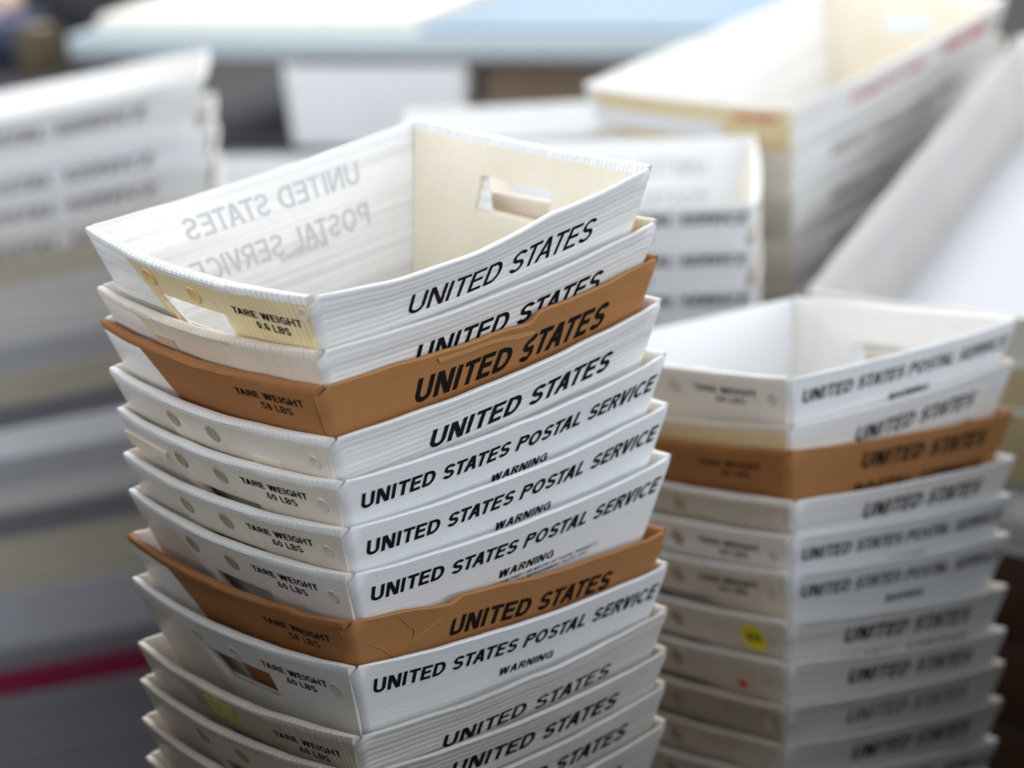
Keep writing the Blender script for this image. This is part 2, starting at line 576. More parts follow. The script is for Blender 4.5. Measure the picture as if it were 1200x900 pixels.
    def end_panel(t, e, mats, parent, hole=True, hd=0.035):
        """inner end wall with the rolled rim on top"""
        mb = MB()
        H = t.H
        hy = (-0.033, 0.043) if hole else None
        zs = sorted(set([round(x, 5) for x in [0, .02, .04, H - hd - .0255, H - hd - .024, H - hd, H - hd + .0015, H - .014, H - .004]]))
        zs = [z for z in zs if z >= 0]
        n = max(6, int(14 * t.res))
        if hole:
            cols = [('l', k / 5) for k in range(5)] + [('h', k / 5) for k in range(6)] + [('r', k / 5) for k in range(1, 6)]
            hi = (5, 10, zs.index(round(H - hd - .024, 5)), zs.index(round(H - hd, 5)))
        else:
            cols = [('x', k / n) for k in range(n + 1)]
            hi = None

        def P(c, z, o):
            hb = t.hb(z) - 0.0032
            kind, q = c
            if kind == 'x':
                y = lerp(-hb, hb, q)
            elif kind == 'l':
                y = lerp(-hb, hy[0], q)
            elif kind == 'h':
                y = lerp(hy[0], hy[1], q)
            else:
                y = lerp(hy[1], hb, q)
            return t.end(e, y, z, o), (y, z)
        t.slab(mb, cols, zs, P, 0.0041, 0.0060, hi, top=1.0)
        nf = len(mb.f)
        prof = [(0, -.0062), (0, -.0022), (.0007, -.0006), (.0020, 0), (.0040, 0), (.0054, -.0006), (.0062, -.0022), (.0062, -.0062)]
        N = max(12, int(40 * t.res))
        rings = []
        for k in range(N + 1):
            y = lerp(-1, 1, k / N)
            ring = []
            for (o, dz) in prof:
                z = H + 0.0006 + dz
                yy = y * (t.hb(min(z, H)) - 0.0032)
                ring.append(mb.vert(t.deform(t.end(e, yy, min(z, H), o)[:2] + (z,)), (yy, z)))
            rings.append(ring)
        m = len(prof)
        for k in range(N):
            for i in range(m):
                mb.face(rings[k][i], rings[k][(i + 1) % m], rings[k + 1][(i + 1) % m], rings[k + 1][i], mi=1)
        mb.face(*rings[0], mi=1)
        mb.face(*rings[-1], mi=1)
        return mb.build('end_panel', mats, parent)

    def end_flap(t, e, mat, parent, hole=True, hd=0.035):
        """outer fold of the end: slanted edge towards the back corner, hand hole"""
        mb = MB()
        H = t.H
        hy = (-0.033, 0.043)
        zs = sorted(set(round(x, 5) for x in [.018, .035, .05, H - hd - .0255, H - hd - .024, H - hd, H - hd + .0015, H - .014, H - .0045]))
        k5 = [k / 5 for k in range(6)]
        cols = [('l', q) for q in k5[:5]] + [('h', q) for q in k5] + [('r', q) for q in k5[1:]]
        hi = (5, 10, zs.index(round(H - hd - .024, 5)), zs.index(round(H - hd, 5))) if hole else None

        def P(c, z, o):
            hb = t.hb(z)
            dep = H - z
            lo = -hb + lerp(t.gap, 0.0028, min(1, dep / .06))
            hi_ = hb - (t.ff * t.b + 0.33 * dep)
            kind, q = c
            if kind == 'l':
                y = lerp(lo, hy[0], q)
            elif kind == 'h':
                y = lerp(hy[0], min(hy[1], hi_ - .008), q)
            else:
                y = lerp(min(hy[1], hi_ - .008), hi_, q)
            return t.end(e, y, z, o), (y, z)
        t.slab(mb, cols, zs, P, 0.0, 0.0020, hi, top=1.0)
        return mb.build('end_flap', mat, parent)

    def bottom(t, mat, parent):
        mb = MB()
        n = 6
        ids = {}
        for i in range(n + 1):
            for j in range(n + 1):
                for k, z in ((0, 0.0), (1, 0.003)):
                    x = lerp(-1, 1, i / n) * (t.ha(z) - .0062)
                    y = lerp(-1, 1, j / n) * (t.hb(z) - .0032)
                    ids[i, j, k] = mb.vert(t.deform((x, y, z)), (y, x))
        for i in range(n):
            for j in range(n):
                mb.face(ids[i, j, 1], ids[i + 1, j, 1], ids[i + 1, j + 1, 1], ids[i, j + 1, 1])
                mb.face(ids[i, j, 0], ids[i, j + 1, 0], ids[i + 1, j + 1, 0], ids[i + 1, j, 0])
        for i in range(n):
            mb.face(ids[i, 0, 0], ids[i + 1, 0, 0], ids[i + 1, 0, 1], ids[i, 0, 1])
            mb.face(ids[i, n, 1], ids[i + 1, n, 1], ids[i + 1, n, 0], ids[i, n, 0])
            mb.face(ids[0, i, 1], ids[0, i + 1, 1], ids[0, i + 1, 0], ids[0, i, 0])
            mb.face(ids[n, i, 0], ids[n, i + 1, 0], ids[n, i + 1, 1], ids[n, i, 1])
        return mb.build('bottom_panel', mat, parent)

    # lines = (text, x from the front-left corner, baseline below the rim, cap height, length, weight, shear)
    def lettering(t, lines, face, mat, parent, name='lettering'):
        mb = MB()
        for (txt, x0, base, cap, length, w, sh) in lines:
            polys, _ = text_polys(txt, cap, length, w, sh)
            for p in polys:
                ix = []
                for (px, py) in p:
                    X = x0 + px
                    z = t.H - base + py
                    if face == 'side':
                        q = t.side(-1, X - t.a / 2, z, -0.0003)
                    elif face == 'back_inside':
                        q = t.side(1, t.a / 2 - X, z, 0.0033)
                    elif face == 'end':             # X measured from the back-left corner towards the front corner
                        q = t.end(-1, t.b / 2 - X, z, -0.0003)
                    ix.append(mb.vert(t.deform(q)))
                mb.face(*ix)
        return mb.build(name, mat, parent, smooth=0)

    def disc(t, X, dep, rx, rz, mat, parent, name, rise=0.0004, dent=0.0008):
        """small pressed oval on the near end"""
        mb = MB()
        prof = [(1.0, -.0002), (.86, rise), (.62, rise * .8), (.45, -.0001), (0.0, -.0001)]
        n = 20
        rings = []
        for f, h in prof[:-1]:
            ring = []
            for k in range(n):
                an = 2 * math.pi * k / n
                y = t.b / 2 - X - rx * f * math.cos(an)
                z = t.H - dep + rz * f * math.sin(an)
                ring.append(mb.vert(t.deform(t.end(-1, y, z, -h - .0003))))
            rings.append(ring)
        for r0, r1 in zip(rings, rings[1:]):
            for k in range(n):
                mb.face(r0[k], r0[(k + 1) % n], r1[(k + 1) % n], r1[k])
        mb.face(*rings[-1])
        return mb.build(name, mat, parent)

    def patch(t, X0, X1, d0, d1, mat, parent, name, o=-0.0005, jag=0.0, seed=1):
        """flat sticker on the near end"""
        mb = MB()
        r = random.Random(seed)
        n = 6
        top, bot, topi, boti = [], [], [], []
        for k in range(n + 1):
            X = lerp(X0, X1, k / n)
            for lst, d, oo in ((top, d0, o), (bot, d1 + r.uniform(-jag, jag), o), (topi, d0, 0.0), (boti, d1, 0.0)):
                lst.append(mb.vert(t.deform(t.end(-1, t.b / 2 - X, t.H - d, oo))))
        for k in range(n):
            mb.face(top[k], top[k + 1], bot[k + 1], bot[k])
            mb.face(top[k], topi[k], topi[k + 1], top[k + 1])
            mb.face(bot[k], bot[k + 1], boti[k + 1], boti[k])
        mb.face(top[0], bot[0], boti[0], topi[0])
        mb.face(top[n], topi[n], boti[n], bot[n])
        return mb.build(name, mat, parent)


def big_words(x0=0.075, x1=0.245, base=0.029, cap=0.0135, w=0.20, sh=0.24, second=True):
    L = [('UNITED STATES', x0, base, cap, x1 - x0, w, sh)]
    if second:
        L.append(('POSTAL SERVICE', x0 - .006, base + cap * 1.9, cap, (x1 - x0) * 1.08, w, sh))
    return L


def one_line(warn=True, fine=False, x0=0.013, x1=0.289, base=0.0235, cap=0.0114, w=0.20):
    L = [('UNITED STATES POSTAL SERVICE', x0, base, cap, x1 - x0, w, 0.24)]
    if warn:
        L += [('WARNING', 0.128, base + .0190, 0.0066, 0.056, 0.20, 0.22)]
    if fine:
        L += [('MAXIMUM PENALTY FOR THEFT OR MISUSE OF POSTAL PROPERTY', 0.085, base + .0245, 0.0024, 0.150, 0.16, 0.2),
              ('1,000 FINE AND 3 YEARS IMPRISONMENT 18 USC 1707', 0.100, base + .0285, 0.0024, 0.125, 0.16, 0.2)]
    return L


def tare(second='.60 LBS', x0=0.152, base=0.0175, cap=0.0055, w=0.18):
    return [('TARE WEIGHT', x0, base, cap, 0.064, w, 0.0), (second, x0 + .019, base + cap * 1.5, cap, 0.031, w, 0.0)]


def build_tray(x, y, z, rz, sx, sy, label, group, text, end_text=None, side='side', end='end', rim='rim', flap='flap', inner=None,
               marks=None, ink='ink', seed=0, rimfn=None, a=0.30, b=0.2491, H=0.117, res=1.0, bow=(0.012, 0.008), dip=(0.005, 0.005), name='mail_tray', far=True, extra=None, wav=0.00035, hd=0.035, ff=0.23, near_hole=True, floor=None, gap=0.0036):
    root = empty(name, (x, y, z - H + ZS), rz)
    tag(root, label, 'mail tray', group)
    t = Tray(a, b, H, (sx, sy), bow, dip, seed=seed, rimfn=rimfn, res=res, wav=wav, ff=ff, gap=gap)
    t.bottom(M[floor or side], root)
    f = t.side_panel(-1, M[side], root)
    bk = t.side_panel(1, M[flap] if flap != 'flap' else M[side], root)
    inn = M[inner or end]
    t.end_panel(-1, [inn, M[rim]], root, hole=near_hole, hd=hd)
    t.end_panel(1, [inn, M[rim]], root, hd=min(hd, .035))
    fl = t.end_flap(-1, M[end], root, hole=near_hole, hd=hd)
    if far:
        t.end_flap(1, M[end], root, hd=min(hd, .035))
    if text:
        t.lettering(text, 'side', M[ink], f)
    if end_text:
        t.lettering(end_text, 'end', M[ink], fl)
    for (X, d, rx, rz_, mk) in (marks or []):
        t.disc(X, d, rx, rz_, M[mk], fl, 'weld_mark')
    if extra:
        extra(t, root, f, fl, bk)
    return root, t


# ------------------------------------------------------------------ the setting
def struct_box(name, x0, x1, y0, y1, z0, z1, mat, rz=0, loc=None):
    mb = MB()
    mb.box(x0, x1, y0, y1, z0, z1)
    o = mb.build(name, M[mat], None, 0)
    if loc:
        o.location = loc
        o.rotation_euler = (0, 0, rz)
    return tag(o, kind='structure')


struct_box('floor', -6, 12, -6, 13, -0.1, 0.0, 'floor')
VL = Vector((-math.sin(YAW), math.cos(YAW), 0))
VF = Vector((math.cos(YAW), math.sin(YAW), 0))
pc = Vector((cpos.x, cpos.y, 0)) + VL * 0.64 + VF * 1.15
struct_box('wall_left', -0.95, 0.95, 0, 0.06, 0, 1.20, 'partition', YAW, pc)  # unseen panel added on the left to shade the lower trays
pc = Vector((cpos.x, cpos.y, 0)) - VL * 0.66 + VF * 1.05
struct_box('wall_right', -0.80, 0.80, -0.06, 0, 0, 1.06, 'partition', YAW, pc)  # unseen panel added on the right to shade the lower trays
pc = Vector((cpos.x, cpos.y, 0)) + VF * 0.25
struct_box('wall_front', -0.06, 0, -0.64, 0.64, 0, 1.37, 'partition', YAW, pc)  # unseen panel added by the camera, blocks low light from the stacks
struct_box('wall_back', -6, 12, 12.0, 12.2, 0, 4.2, 'wall')
struct_box('wall_far', 11.8, 12, -6, 12.0, 0, 4.2, 'wall')

# ------------------------------------------------------------------ front stack
FIT = [[-0.00766, 0.00268, 0.0, -0.00536, 0.09094, 0.02905], [-0.00366, 0.00305, -0.04069, -0.00767, 0.08049, -0.00077], [-0.00372, 0.00316, -0.06467, -0.00859, 0.07019, -0.00411],
       [-0.00131, 0.00236, -0.09847, -0.00187, 0.07367, -0.01022], [0.0, 0.0, -0.13256, 0.0, 0.036, -0.01553], [0.00091, -0.00011, -0.16803, 0.00235, 0.01448, -0.0233],
       [0.00182, -0.00038, -0.20165, 0.002, -0.01554, -0.01034], [-0.00122, 0.00215, -0.24717, 0.00204, -0.10573, -0.02444], [-0.00179, 0.00124, -0.27664, 0.00797, -0.08747, -0.02905],
       [-0.00341, 0.00092, -0.31894, 0.01058, -0.04185, -0.03421], [-0.00561, 0.00017, -0.34879, 0.01353, -0.06191, -0.04101], [-0.00671, 0.0011, -0.37849, 0.01276, -0.04486, -0.03244],
       [-0.0074, 0.0012, -0.40950, 0.01276, -0.04486, -0.03244]]
DM = lambda k='mark', X=(0.082, 0.128, 0.228), d=(0.017, 0.0175, 0.019): [(X[0], d[0], .0062, .0075, k), (X[1], d[1], .0065, .0075, k), (X[2], d[2], .0045, .0055, 'mark_pale')]
GF = 'half-size mail trays nested in the front stack'


def ex_top(t, root, f, fl, bk):
    t.lettering(big_words(0.06, 0.225, 0.030, 0.0165, 0.15, 0.10) + [('WARNING', 0.10, .066, 0.006, 0.05, 0.18, 0.1)],
                'back_inside', M['ghost'], bk, 'lettering')


def ex_second(t, root, f, fl, bk):
    p = t.patch(0.075, 0.098, 0.016, 0.034, M['sticker_tan'], fl, 'sticker')
    t.lettering([('IN', 0.081, 0.0285, 0.006, 0.0075, 0.2, 0)], 'end', M['ink'], fl)


def ex_fourth(t, root, f, fl, bk):
    t.patch(0.165, 0.192, 0.0265, 0.040, M['paper'], fl, 'paper_tag', -0.0008)


def ex_tenth(t, root, f, fl, bk):
    t.patch(0.092, 0.125, 0.0085, 0.026, M['sticker_green'], fl, 'sticker', -0.0006, 0.002)


def ex_fifth(t, root, f, fl, bk):
    mb = MB()      # torn scrap on the corner flap at the back-left
    pts = [(0.004, .017), (0.025, .0165), (0.047, .0165), (0.062, .018), (0.060, .026), (0.050, .0235), (0.038, .028), (0.024, .0245), (0.010, .027), (0.005, .022)]
    ring = [mb.vert(t.deform(t.end(-1, t.b / 2 - X, t.H - d, -.0012))) for X, d in pts]
    ri = [mb.vert(t.deform(t.end(-1, t.b / 2 - X, t.H - d, 0.0018))) for X, d in pts]
    mb.face(*ring)
    for k in range(len(pts)):
        k2 = (k + 1) % len(pts)
        mb.face(ring[k], ri[k], ri[k2], ring[k2])
    mb.build('torn_tape', M['paper'], bk)


def ex_crease(t, root, f, fl, bk):
    for pts in (((.088, .004), (.070, .014), (.046, .030)), ((.040, .004), (.052, .016), (.050, .030)), ((.012, .018), (.024, .026), (.034, .036))):
        mb = MB()
        prev = None
        for k, (X, d) in enumerate(pts):
            wd = (.0004, .0009, .0004)[k]
            cur = [mb.vert(t.deform(t.side(-1, X - t.a / 2 + dx, t.H - d, o))) for dx, o in ((-wd, 0), (0, -.0006), (wd, 0))]
            if prev:
                mb.face(prev[0], cur[0], cur[1], prev[1])
                mb.face(prev[1], cur[1], cur[2], prev[2])
            prev = cur
        mb.build('crease', M['torn'], f)


def ex_torn(t, root, f, fl, bk):
    mb = MB()      # peeled strip of liner under the torn rim
    top = [(.088, .0035), (.112, .0035), (.136, .004), (.160, .006), (.174, .0085)]
    bot = [(.090, .0075), (.112, .0065), (.138, .0075), (.158, .0100), (.175, .0125)]
    a = [mb.vert(t.deform(t.side(-1, X - t.a / 2, t.H - d, -.0004))) for X, d in top]
    b = [mb.vert(t.deform(t.side(-1, X - t.a / 2, t.H - d, -.0009))) for X, d in bot]
    c = [mb.vert(t.deform(t.side(-1, X - t.a / 2, t.H - d, .0002))) for X, d in bot]
    for k in range(4):
        mb.face(a[k], a[k + 1], b[k + 1], b[k])
        mb.face(b[k], b[k + 1], c[k + 1], c[k])
    mb.build('torn_liner', M['torn'], f)


front = [
    dict(label='open white mail tray with a yellowed end, topmost of the front stack', text=big_words(0.072, 0.244, 0.0335, 0.0160, 0.145, 0.24), end_text=tare('0.6 LBS', 0.170, 0.0225), rimfn=[(-1, 0), (-.6, -.004), (-.15, -.004), (.3, .002), (1, 0)],
         end='yellow', inner='cream', rim='rim_ribbed', marks=[(.083, .0145, .0075, .0075, 'mark_yellow'), (.133, .017, .0065, .007, 'mark_yellow'), (.239, .0125, .004, .005, 'mark_pale')],
         extra=ex_top, hd=.0275, bow=(0.012, 0.008), dip=(.006, .006), seed=1),
    dict(label='grimy tan-rimmed white mail tray just above the upper brown tray, front stack', text=big_words(0.072, 0.246, 0.032, 0.0150, 0.18), end='end_tan', rim='rim_worn', inner='end_tan', extra=ex_second, seed=2),
    dict(label='brown cardboard mail tray with a torn rim, upper brown one of the front stack', text=big_words(0.070, 0.250, 0.0345, 0.0190, 0.20, 0.2), end_text=tare('.58 LBS', 0.165, 0.0165), hd=.043, gap=.0085, side='brown', end='brown_end', rim='brown_end', flap='end_clean',
         ink='ink_brown', rimfn=[(-1, 0), (-.62, .0006), (-.2, -.001), (.02, -.0022), (.16, -.0042), (.19, .0008), (.5, 0.0), (1, 0)], extra=ex_torn, seed=3, wav=.0006),
    dict(label='white mail tray with brown spots on its end, directly under the upper brown tray', text=big_words(0.076, 0.251, 0.0335, 0.0145, 0.20), side='side', end='end', marks=DM(), extra=ex_fourth, seed=4),
    dict(label="white mail tray with torn tape at its corner, second below the upper brown tray", text=one_line(), end_text=tare(), side='side_smooth', end='end', marks=DM(), extra=ex_fifth, seed=5),
    dict(label="white mail tray with one-line lettering, midway between the two brown trays of the front stack", text=one_line(), end_text=tare(), side='side_smooth', end='end', marks=DM(), seed=6),
    dict(label="white mail tray with one-line lettering, sitting directly in the front stack's lower brown tray", text=one_line(fine=True), end_text=tare(), side='side_smooth', end='end_clean', marks=DM('mark'), seed=7),
    dict(label='brown cardboard mail tray with a creased side, lower brown one of the front stack', text=big_words(0.082, 0.242, 0.0310, 0.0150, 0.20, 0.2), end_text=tare('.58 LBS', 0.165, 0.0185), hd=.043, gap=.0085, side='brown', end='brown_end', rim='brown_end', flap='end_clean',
         ink='ink_brown', rimfn=[(-1, -.002), (-.7, 0), (-.42, -.0015), (-.39, .003), (.2, .001), (1, 0)], extra=ex_crease, seed=8, wav=.0006),
    dict(label='clean white mail tray with a dark open hand hole, directly under the lower brown tray', text=one_line(), end_text=tare('.60 LBS', 0.156, 0.0210), side='side_smooth', end='end_clean', marks=[(.083, .017, .005, .006, 'mark_pale'), (.127, .019, .005, .006, 'mark_pale'), (.226, .021, .005, .006, 'mark_pale')], hd=.0275, seed=9),
    dict(label='worn white mail tray with a yellow-green patch on its ribbed end, front stack', text=big_words(0.070, 0.241, 0.0340, 0.0115, 0.19), end_text=tare('.60 LBS', 0.165, 0.0200), side='side_worn', end='end_worn', rim='rim_worn', marks=DM()[:1], extra=ex_tenth, seed=10, wav=.0006),
    dict(label='worn white mail tray right under the one with the yellow-green patch, front stack', text=big_words(0.076, 0.246, 0.0280, 0.0130, 0.20), side='side_worn', end='end', rim='rim_worn', marks=DM(), seed=11),
    dict(label='worn white mail tray second below the one with the yellow-green patch, front stack', text=big_words(0.090, 0.258, 0.0280, 0.0130, 0.20), side='side_worn', end='end', rim='rim_worn', marks=DM(), seed=12),
    dict(label='worn white mail tray at the bottom edge of the photo, lowest seen in front stack', text=big_words(0.085, 0.250, 0.0280, 0.0130, 0.20), side='side_worn', end='end_tan', rim='rim_worn', seed=13),
]
for q, d in zip(FIT, front):
    d.setdefault('bow', (0.012, 0.007))
    if d is not front[0]:
        d.setdefault('flap', 'flap_warm')
    build_tray(*q, group=GF, **d)
struct_box('floor_platform', -0.15, 0.15, -0.13, 0.13, 0.0, ZS - 0.41 - 0.117 - 0.006, 'kraft')

# ------------------------------------------------------------------ right stack
RFIT = [[0.43812, -0.00197, -0.20112, -0.02632, -0.06511, -0.09755], [0.43777, -0.00172, -0.24447, -0.02636, -0.05825, -0.14165], [0.43619, -0.00294, -0.27656, -0.02983, -0.14783, -0.14129],
        [0.43785, -0.00493, -0.31449, -0.02878, -0.15205, -0.10857], [0.43706, -0.00315, -0.34761, -0.02914, -0.17137, -0.11473], [0.43683, -0.00304, -0.38343, -0.03185, -0.19044, -0.1293],
        [0.4358, -0.00301, -0.42698, -0.03666, -0.21836, -0.11501], [0.43525, -0.00311, -0.46558, -0.04074, -0.23849, -0.11552], [0.43473, -0.00302, -0.50014, -0.04516, -0.21645, -0.11117],
        [0.43371, -0.00232, -0.53574, -0.04921, -0.2228, -0.11603], [0.43142, 0.00019, -0.57325, -0.05179, -0.25984, -0.13683], [0.43142, 0.00019, -0.60900, -0.05179, -0.25984, -0.13683]]
GR = 'half-size mail trays nested in the right stack'


def ex_round(t, root, f, fl, bk):
    o = t.disc(0.211, 0.0205, .0135, .0125, M['sticker_yellow'], fl, 'round_sticker', 0.0002)
    t.lettering([('60', 0.2045, 0.0235, 0.0075, 0.0135, 0.2, 0)], 'end', M['ink'], o)


def ex_red(t, root, f, fl, bk):
    t.disc(0.198, 0.028, .0055, .004, M['sticker_red'], fl, 'red_spot', 0.0002)


RT = dict(x0=0.086, x1=0.252, base=0.0270, cap=0.0150, w=0.21)
right = [
    dict(label='open clean white mail tray, topmost of the right stack', text=one_line(), end_text=tare('.60 LBS', .150, .0185), side='side_smooth', end='end_clean', marks=DM('mark_pale'), hd=.058),
    dict(label='tan-ended white mail tray just above the brown tray, right stack', text=big_words(0.080, 0.245, 0.0300, 0.0140, 0.20), end='yellow', rim='rim_worn', side='side'),
    dict(label='brown cardboard mail tray of the right stack', text=big_words(0.088, 0.262, 0.0255, 0.0150, 0.22, 0.2), end_text=tare('.58 LBS', .155, .018), side='brown', end='brown_end', rim='brown_end', flap='end_clean', ink='ink_brown', hd=.043, gap=.0085),
    dict(label='grey-white mail tray directly under the brown tray, right stack', text=big_words(**RT), end='end_worn', marks=DM()),
    dict(label="white mail tray with one-line lettering, second below the brown tray, right stack", text=one_line(), end_text=tare(), side='side_smooth', end='end_clean', marks=DM()),
    dict(label="white mail tray with one-line lettering, just above the yellow-stickered tray, right stack", text=one_line(), end_text=tare(), side='side_smooth', end='end', marks=DM()),
    dict(label='white mail tray with a round yellow sticker on its end, right stack', text=big_words(0.070, 0.246, 0.0270, 0.0150, 0.21), end='end', marks=DM(), extra=ex_round),
    dict(label='white mail tray with a small red spot, just under the yellow-stickered one, right stack', text=big_words(0.076, 0.250, 0.0270, 0.0150, 0.21), end='end', marks=DM(), extra=ex_red),
    dict(label='grubby white mail tray second below the yellow-stickered one, right stack', text=big_words(0.076, 0.246, 0.0270, 0.0150, 0.20), side='side_worn', end='end_worn', rim='rim_worn', marks=DM(), ink='ink_grey'),
    dict(label='grubby white mail tray third below the yellow-stickered one, right stack', text=big_words(**RT), side='side_worn', end='end', rim='rim_worn', marks=DM()),
    dict(label="white mail tray with one-line lettering, fourth below the yellow-stickered one, right stack", text=one_line(), side='side_smooth', end='end', marks=DM()),
    dict(label='white mail tray at the photo bottom, lowest seen of the right stack', text=one_line(), side='side_smooth', end='end'),
]
for i, (q, d) in enumerate(zip(RFIT, right)):
    build_tray(*q, group=GR, res=0.7, seed=40 + i, bow=(0.006, 0.004), dip=(.002, .002), **d)
struct_box('floor_platform', -0.15, 0.15, -0.13, 0.13, 0.0, ZS - 0.609 - 0.117 - 0.055, 'kraft', -0.05, (0.433, 0, 0))

# ------------------------------------------------------------------ dark table carrying the stacks behind
TZ = -0.525
tb = empty('work_table', (1.25, 0.45, 0))
tag(tb, 'grey-topped table with dark brown slats, carrying the long trays behind the right stack', 'table')
TR = 0.235
tb.rotation_euler = (0, 0, TR)
mb = MB()
mb.box(-0.44, 0.46, -0.50, 0.45, ZS + TZ - 0.035, ZS + TZ, bev=.004)
mb.build('table_top', M['side_grey'], tb)  # unseen top made pale to bounce light up between the long trays
for (lx, ly) in ((-0.38, -0.45), (-0.38, 0.40), (0.41, -0.45), (0.41, 0.40)):
    mb = MB()
    mb.box(lx - .03, lx + .03, ly - .03, ly + .03, 0, ZS + TZ - 0.035, bev=.004)
    mb.build('leg', M['wood'], tb)
mb = MB()
for k in range(4):
    mb.box(-0.435, -0.413, -0.49, 0.44, ZS + TZ - 0.045 - 0.105 * (k + 1), ZS + TZ - 0.045 - 0.105 * k - 0.008, bev=.002)
mb.build('slatted_front', M['wood'], tb)

# ------------------------------------------------------------------ half trays behind the right stack
GB = 'half-size mail trays stacked behind the right stack'


def ex_ghost(t, root, f, fl, bk):
    t.lettering(big_words(0.05, 0.232, 0.040, 0.0185, 0.2, 0.1), 'back_inside', M['ghost'], bk, 'lettering')


back3 = ['open white mail tray with print showing through, atop the stack behind the right stack',
         'white mail tray second from top, stack behind the right stack', 'white mail tray third from top, stack behind the right stack',
         'white mail tray fourth from top, stack behind the right stack', 'white mail tray fifth from top, stack behind the right stack']
for i, lb in enumerate(back3):
    build_tray(0.711 + (.001, 0, .001, -.001, 0)[i], 0.4603, -0.165 - 0.0445 * i, -0.8616, 0, 0.09 - 0.006 * i, lb, GB,
               [('UNITED STATES POSTAL SERVICE', 0.012, 0.021, 0.0125, 0.278, 0.22, 0.2), ('WARNING', 0.13, 0.040, 0.007, 0.06, 0.2, 0.2)],
               side='side_smooth', end='end', res=0.5, seed=70 + i, bow=(.004, .004), dip=(.002, .002), extra=ex_ghost if i == 0 else None)
struct_box('floor_platform', -0.13, 0.13, -0.1, 0.1, 0.0, ZS - 0.165 - 0.0445 * 4 - 0.117 - 0.013, 'kraft', -0.8616, (0.711, 0.4603, 0))

# ------------------------------------------------------------------ long trays on the table
GL = 'full-length mail trays nested behind the right stack'


def ex_long(t, root, f, fl, bk):
    for ln in (('DOMESTIC MAIL', 0.16, 0.034, 0.015, 0.24, 0.17, 0.1), ('USE ONLY', 0.46, 0.034, 0.019, 0.19, 0.30, 0.1)):
        t.lettering([ln], 'side', M['ink_red'], f)
    for ln in (('DOMESTIC MAIL', 0.12, 0.050, 0.015, 0.22, 0.17, 0.1), ('USE ONLY', 0.40, 0.050, 0.016, 0.17, 0.2, 0.1)):
        t.lettering([ln], 'back_inside', M['ghost_red'], bk)
    t.lettering([('USE ONLY', 0.205, 0.022, 0.009, 0.055, 0.3, 0)], 'end', M['ink_red'], fl)
    t.patch(0.015, 0.185, 0.026, 0.050, M['side_smooth'], fl, 'paper_label', -0.0006)


longs = [dict(label='open long mail tray with yellowed end and red lettering, upper right', side='side', end='yellow', inner='cream', rim='rim', flap='side', extra=ex_long, ff=.03, near_hole=False),
         dict(label='long white mail tray second from top, under the red-lettered one', side='side', end='end', rim='rim_worn'),
         dict(label='long white mail tray third from top, under the red-lettered one', side='side', end='end_worn', rim='rim_worn'),
         dict(label='long white mail tray fourth from top, under the red-lettered one', side='side', end='end', rim='rim_worn'),
         dict(label='long white mail tray fifth from top, under the red-lettered one', side='side', end='end_worn', rim='rim_worn')]
for i, d in enumerate(longs):
    txt = None if i == 0 else [('UNITED STATES POSTAL SERVICE', 0.10, 0.030, 0.017, 0.44, 0.2, 0.2)]
    build_tray(1.2483, 0.6202, -0.100 - 0.056 * i, 0.2372, 0.052 - 0.004 * i, 0.04 - .004 * i, group=GL, text=txt, ink='ink_grey', a=0.70, b=0.283, H=0.15, res=0.6, seed=90 + i,
               bow=(.005, .008), dip=(.003, .004), name='long_mail_tray', **d)
BX, BY, BZ, BR, BS = 1.1640, 0.2184, -0.20, 0.26, 0.25
for i, lb in enumerate(('open long white mail tray at the right edge, tipped toward the viewer', 'long white mail tray nested under the tipped one at the right edge', 'lowest long mail tray under the tipped one at the right edge')):
    build_tray(BX, BY, BZ - 0.05 * i, BR, BS, 0.0, lb, 'full-length mail trays at the right edge', None, side='side_grey', flap='side_grey', floor='floor_lilac', end='yellow' if i else 'end_clean', inner='end_clean', a=0.70, b=0.283, H=0.115, res=0.6, seed=100 + i,  # grey walls hold the shade inside the tipped tray as colour
               bow=(.004, .004), dip=(.002, .002), name='long_mail_tray',
               extra=(lambda t, root, f, fl, bk: t.lettering([('UNITED STATES POSTAL SERVICE', 0.10, 0.050, 0.019, 0.48, 0.2, 0.1)], 'back_inside', M['ghost'], bk)) if i == 0 else None)

